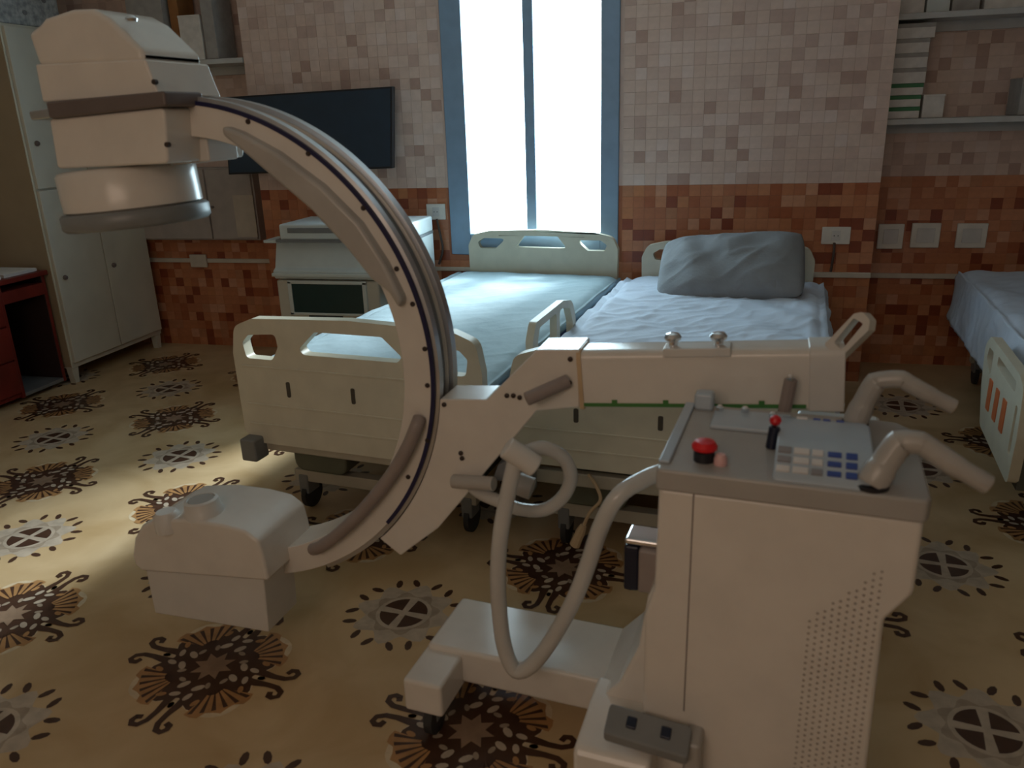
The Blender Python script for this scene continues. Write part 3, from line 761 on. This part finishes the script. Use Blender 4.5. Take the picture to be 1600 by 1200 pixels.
sheet('bed_sheet', F1, -.50, .47, .04, 2.115, .625, .10, .035, W['sheet1'], 'flat pale blue sheet on the bed under the window', 1, .005, .3)
sheet('bed_sheet', F2, -.52, .50, .04, 2.115, .618, .04, .30, W['sheet2'], 'rumpled lilac sheet under the grey pillow on the middle bed', 5, .014, .9)
sheet('bed_sheet', F3, -.49, .48, .04, 2.085, .620, .26, .10, W['sheet2'], 'lilac grey sheet hanging over the left side of the right-hand bed', 11, .010, .5)
# pillow
def pillow():
    c = F2(.05, 1.80, .745); rx = Matrix.Rotation(R(-6), 3, 'Z') @ Matrix.Rotation(R(-5), 3, 'Y') @ Matrix.Rotation(R(34), 3, 'X')
    mb = MB(); nu, nv = 60, 40; hw, hh, ht = .36, .235, .105
    for sgn in (1, -1):
        def fn(u, v, sgn=sgn):
            a, b_ = 2*u-1, 2*v-1
            pin = 1-.10*(abs(a)**4*(1-b_*b_)*-1+0)
            x = a*hw*(1-.05*b_**4); y = b_*hh*(1-.09*a**4-.03*math.sin(3*a+1))
            t = max(0, (1-abs(a)**3.2)*(1-abs(b_)**2.6))**.55
            z = sgn*ht*t + .022*noise.noise(Vector((x*8+2, y*8, 3)))*t + .010*(1-abs(noise.noise(Vector((x*7-y*9, y*5, 6)))))**6*t + .006*math.sin(26*(x+y*.6))*t
            return c + rx @ Vector((x, y, z))
        mb.grid(fn, nu, nv)
    return tag(mb.build('pillow', W['pillow'], None, smooth=180), 'plump grey pillow propped against the middle bed headboard', 'pillow')
pillow()

# ================================================================== AROUND THE ROOM
# wall television
tv = empty('television', (-2.33, YW-.1, 1.24), 0, 'black flat screen television on the tiled wall left of the window', 'television')
p0, p1, p2, p3 = atY(357, 273, 4.57), atY(613, 263, 4.57), atY(607, 145, 4.57), atY(349, 152, 4.57)
ex = (p1-p0); ez = (p3-p0)
def Ftv(a, b, d): return p0+ex*a+ez*b+Vector((0, d, 0))
MB().prism(rect(0, 0, 1, 1), None, Ftv, .0, .045).build('bezel', W['tvb'], tv, bevel=.004)
MB().prism(rect(.012, .025, .988, .978), None, Ftv, -.003, .002).build('screen', W['tv'], tv)
MB().box(-2.45, -2.2, 4.61, YW-.004, 1.36, 1.56).build('wall_bracket', W['tvb'], tv)

# sockets with leads, and the three plates on the right
def socket(x0, z0, x1, z1, Y, label, cordto=None):
    s = empty('wall_socket', ((x0+x1)/2, Y, z0), 0, label, 'socket')
    pl = MB().box(x0, x1, Y-.016, Y-.0045, z0, z1).build('face_plate', W['plate'], s, bevel=.004)
    cx = (x0+x1)/2
    MB().box(cx-.022, cx+.022, Y-.0175, Y-.014, z0+.02, z1-.02).build('socket_insert', W['keyw'], pl, bevel=.002)
    for dx in (-.010, .010): MB().lathe([(.003, 0), (.003, .002)], (cx+dx, Y-.0175, (z0+z1)/2), (0, -1, 0), 8).build('pin_hole', W['black'], pl)
    if cordto: MB().tube(cordto, .007, 8, sub=4).build('lead', W['cord'], s)
socket(-1.665, .93, -1.545, 1.025, YW, 'white wall socket left of the window with a hanging lead',
       [(-1.60, YW-.02, .935), (-1.58, YW-.035, .85), (-1.57, YW-.03, .75), (-1.60, YW-.03, .66)])
socket(.622, .79, .770, .885, YW, 'white wall socket behind the pillow bed with dark lead',
       [(.69, YW-.02, .80), (.69, YW-.03, .74), (.685, YW-.025, .64)])
for k, (x0, x1, z0, z1) in enumerate(((.985, 1.125, .705, .85), (1.165, 1.32, .712, .855), (1.405, 1.565, .712, .853))):
    s = empty('wall_plate', ((x0+x1)/2, YR, z0), 0, ('square white wall plate nearest the tiled wall corner', 'square white wall plate in the middle of the row of three', 'square white wall plate at the right end of the row')[k], 'wall plate', 'square wall plates under the right shelves')
    f = MB().box(x0, x1, YR-.022, YR-.0045, z0, z1).build('cover', W['plate'], s, bevel=.005)
    MB().box(x0+.03, x1-.03, YR-.025, YR-.02, z0+.03, z1-.03).build('insert', W['keyw'], f, bevel=.002)
j = MB().box(-3.53, -3.40, YL-.035, YL-.018, .575, .665).build('junction_box', W['pipe'], None, bevel=.005)
tag(j, 'small beige junction box on the trunking left of the white equipment', 'junction box')

# right recess shelves with cartons
def shelf(name, x0, x1, y0, y1, z, label, t=.03):
    s = empty(name, ((x0+x1)/2, y1, z), 0, label, 'shelf')
    MB().box(x0, x1, y0, y1, z-t, z).build('board', W['shelf'], s, bevel=.003)
    MB().box(x0, x1, y1-.02, y1-.001, z-t-.05, z-t).build('back_batten', W['shelf'], s)
    return s
shelf('wall_shelf', XB+.004, XR-.004, 4.86, YR-.005, 1.435, 'lower grey wall shelf on the right holding stacked cartons')
shelf('wall_shelf', XB+.004, XR-.004, 4.86, YR-.005, 1.955, 'upper grey wall shelf on the right at the picture top')
def carton(x0, x1, y0, y1, z0, z1, m, label, group, tape=None, mt=None):
    s = empty('carton', ((x0+x1)/2, (y0+y1)/2, z0), 0, label, 'box', group)
    bo = MB().box(x0, x1, y0, y1, z0, z1).build('carton_body', m, s, bevel=.003)
    MB().box(x0-.001, x1+.001, y0-.001, y1+.001, z1-(.02 if mt else .012), z1+.0008).build('lid', mt or m, bo, bevel=.002)
G = 'cartons on the right wall shelves'
z = 1.4365
for k, (h, x1, grn) in enumerate(((.058, 1.085, 1), (.058, 1.085, 1), (.058, 1.09, 1), (.075, 1.095, 0), (.072, 1.095, 0), (.07, 1.095, 0), (.072, 1.115, 0))):
    nm = ('bottom', 'second', 'third', 'fourth', 'fifth', 'sixth', 'top')[k]
    carton(.915, x1, 4.89, 5.07, z, z+h, W['card'], f'{"green edged" if grn else "plain"} pale carton, {nm} of the tall stack on right shelf', G, mt=W['cardgreen'] if grn else W['cardg'])
    z += h+.0012
carton(1.10, 1.205, 4.90, 5.06, 1.4365, 1.555, W['card'], 'small pale carton beside the foot of the tall stack', G)
carton(1.56, 1.76, 4.89, 5.08, 1.4365, 1.62, W['cardg'], 'grey mauve carton at the right edge of the lower shelf', G)
carton(.93, 1.05, 4.90, 5.07, 1.9565, 2.06, W['card'], 'pale carton first from the left on upper right shelf', G)
carton(1.06, 1.17, 4.90, 5.07, 1.9565, 2.06, W['equip'], 'whitish blue carton second from the left on upper right shelf', G)
carton(1.18, 1.31, 4.90, 5.07, 1.9565, 2.06, W['cardg'], 'mauve carton third from the left on upper right shelf', G)
carton(1.33, 1.60, 4.90, 5.07, 1.9565, 2.06, W['card'], 'carton with green lower edge at right end of upper shelf', G, mt=W['cardgreen'])

# left recess: shelf with cartons, mauve wall cupboard
shelf('wall_shelf', XL+.005, XA-.005, YL-.26, YL-.004, 1.905, 'grey wall shelf on the left behind the x-ray head')
G = 'cartons on the left wall shelf'
zz = 1.9065
carton(-3.55, -3.30, YL-.24, YL-.03, zz, 2.34, W['cardg'], 'tall grey carton first behind the x-ray head', G)
carton(-3.20, -3.05, YL-.24, YL-.03, zz, 2.16, W['card'], 'small mauve white carton on the left shelf', G)
carton(-3.035, -2.955, YL-.24, YL-.03, zz, 2.40, W['cardg'], 'tall narrow grey carton beside the tiled pier', G)
carton(-3.28, -3.215, YL-.20, YL-.03, zz, 2.40, W['cardbr'], 'orange brown carton between the grey cartons', G)
cu = empty('wall_cupboard', (-3.35, YL, .775), 0, 'mauve grey wall cupboard with two doors behind the x-ray head', 'cupboard')
MB().box(-3.84, -2.92, YL-.09, YL-.004, .775, 1.255).build('carcass', W['panel'], cu, bevel=.004)
for x0, x1 in ((-3.83, -3.275), (-3.262, -2.93)):
    d = MB().box(x0, x1, YL-.108, YL-.0905, .785, 1.245).build('cupboard_door', W['panel'], cu, bevel=.004)
    MB().lathe([(.007, 0), (.010, .012), (.004, .016)], ((x1-.03) if x0 < -3.5 else (x0+.03), YL-.108, 1.0), (0, -1, 0), 10).build('knob', W['strap'], d)
n = MB().box(-3.075, -2.925, YL-.1125, YL-.109, .80, 1.075).build('paper_notice', W['panelp'], None)
tag(n, 'plain beige paper notice stuck on the mauve cupboard door', 'notice')

# steel locker
lk = empty('locker', (-4.03, 4.42, 0), 0, 'tall grey steel locker with four doors in the left corner', 'locker')
LX = -3.80; Y0, Y1 = 3.985, 4.86
b = MB(); b.box(-4.28, LX-.02, Y0, Y1, .10, 2.09)
b.build('locker_body', [W['locker']], lk, bevel=.004)
MB().box(-4.275, LX-.025, Y0-.003, Y0+.001, .11, 2.08).build('side_panel', W['lockerside'], lk)  # thin sheet that tints the grey side with painted warm light
for y0, y1 in ((Y0+.012, 4.418), (4.426, Y1-.012)):
    for z0, z1 in ((.135, 1.185), (1.195, 2.075)):
        d = MB().box(LX-.021, LX, y0, y1, z0, z1).build('locker_door', W['locker'], lk, bevel=.004)
        MB().lathe([(.014, 0), (.016, .006), (.012, .016), (.004, .018)], (LX, y0+.055, .665 if z0 < 1 else 1.45), (1, 0, 0), 14).build('knob', W['strap'], d)
for y in (Y0+.03, Y1-.03):
    for x in (-4.25, LX-.05):
        MB().prism([(-.028, .10), (.028, .10), (.016, 0), (-.016, 0)], None, lambda a, b, d, x=x, y=y: Vector((x+d, y+a, b)), -.02, .02).build('leg', W['locker'], lk)
sp = empty('carton', (-4.0, 4.25, 2.0915), 0, 'speckled grey white carton on top of the steel locker', 'box')
bo = MB().box(-4.22, -3.83, 4.01, 4.47, 2.0915, 2.33).build('carton_body', W['speck'], sp, bevel=.01)
for y, z in ((4.10, 2.25), (4.20, 2.16), (4.36, 2.24)):
    MB().prism([(.018*math.cos(t)+y, .014*math.sin(t)+z) for t in [k*math.pi/4 for k in range(8)]], None, lambda a, b, d: Vector((-3.8305+d, a, b)), 0, .002).build('dark_mark', W['groove'], bo)

# cherry desk
dk = empty('desk', (-4.05, 3.6, 0), 0, 'cherry red wooden desk beside the grey locker', 'desk')
DX = -3.86; D0, D1 = 3.02, 3.965
MB().box(-4.27, DX+.03, D0-.02, D1, .700, .728).build('desktop', W['cherry'], dk, bevel=.004)
MB().box(-4.24, DX-.002, D1-.030, D1-.0255, .056, .70).build('inner_shade_panel', W['inside'], dk)  # dark sheet over the cherry side, painting the opening's shade
for y in (D0, 3.62, D1-.025): MB().box(-4.26, DX, y, y+.022, .03, .70).build('side_panel', W['cherry'], dk, bevel=.002)
MB().box(-4.26, DX-.01, D0+.022, 3.62, .04, .70).build('drawer_block', W['cherry'], dk)
for z0, z1 in ((.07, .26), (.27, .46), (.47, .67)):
    d = MB().box(DX-.012, DX+.008, D0+.025, 3.617, z0, z1).build('drawer', W['cherry'], dk, bevel=.003)
    MB().box(DX+.008, DX+.02, 3.27, 3.37, (z0+z1)/2-.006, (z0+z1)/2+.006).build('pull', W['steel'], d, bevel=.002)
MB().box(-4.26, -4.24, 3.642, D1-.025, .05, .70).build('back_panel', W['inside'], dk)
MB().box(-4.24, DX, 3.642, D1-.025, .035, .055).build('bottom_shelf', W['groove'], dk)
MB().box(-4.24, DX, 3.642, D1-.025, .585, .655).build('keyboard_tray', W['cherry'], dk, bevel=.002)
for k, (y0, y1, x0, x1) in enumerate(((3.10, 3.38, -4.10, -3.86), (3.42, 3.66, -4.10, -3.86), (3.69, 3.93, -4.12, -3.87))):
    s = empty('paper_stack', ((x0+x1)/2, (y0+y1)/2, .728), 0, ('white paper stack at the near end of the cherry desk', 'white paper stack in the middle of the cherry desk', 'white paper stack on the cherry desk beside the locker')[k], 'papers', 'paper stacks on the desk')
    MB().box(x0, x1, y0, y1, .7285, .745).build('sheets', W['paper'], s, bevel=.001)
    MB().box(x0+.01, x1+.008, y0-.01, y1-.015, .7455, .749).build('top_sheet', W['paper'], s)

# white medical unit left of the first bed
eq = empty('medical_unit', (-2.1, 4.35, 0), 0, 'white medical unit with dark display beside the bed under the window', 'medical equipment')
q0, q1 = -2.445, -1.80
FY = 4.18
b = MB().box(q0, q1, FY, 4.60, .10, .645).build('lower_cabinet', W['equipb'], eq, bevel=.012, seg=3)
MB().box(q0+.10, q1-.10, FY-.008, FY+.01, .455, .625).build('display', W['screen'], b, bevel=.003)
MB().box(q0+.19, q1-.24, FY-.006, FY+.004, .425, .440).build('slot', W['black'], b)
for (x0, x1, z0, z1) in ((q0+.075, q0+.10, .44, .64), (q1-.10, q1-.075, .44, .64), (q0+.075, q1-.075, .625, .645), (q0+.075, q1-.075, .44, .455)):
    MB().box(x0, x1, FY-.012, FY+.004, z0, z1).build('display_frame', W['equip'], b, bevel=.003)
sec = [(FY+.005, .65), (FY-.01, .70), (FY+.02, .715), (FY+.07, .865), (4.60, .865), (4.60, .65)]
u = MB().prism(sec, None, lambda a, b, d: Vector((d, a, b)), q0-.01, -1.60).build('sloped_body', W['equip'], eq, bevel=.008, seg=3)
MB().box(q0-.015, -1.60, FY-.02, FY+.01, .668, .688).build('front_lip', W['equip'], u, bevel=.005)
t_ = MB().box(q0+.045, -1.60, FY+.02, 4.60, .875, .965).build('top_lid', W['equip'], eq, bevel=.012, seg=3)
MB().box(q0+.02, -1.60, FY+.015, 4.60, .862, .878).build('lid_gasket', W['groove'], t_)
MB().box(q0+.10, -1.85, FY+.016, FY+.024, .915, .945).build('lid_handle', W['groove'], t_, bevel=.003)
MB().box(q0-.07, q0+.04, FY+.03, FY+.2, .855, .872).build('side_tray', W['equip'], u, bevel=.004)
for x in (q0+.07, q1-.07):
    for y in (FY+.07, 4.52):
        c = MB().box(x-.02, x+.02, y-.02, y+.03, .05, .105).build('caster', W['bumper'], eq)
        MB().lathe([(.025, -.012), (.04, -.009), (.04, .009), (.025, .012)], (x, y, .04), (1, 0, 0), 16).build('wheel', W['rubber'], c)
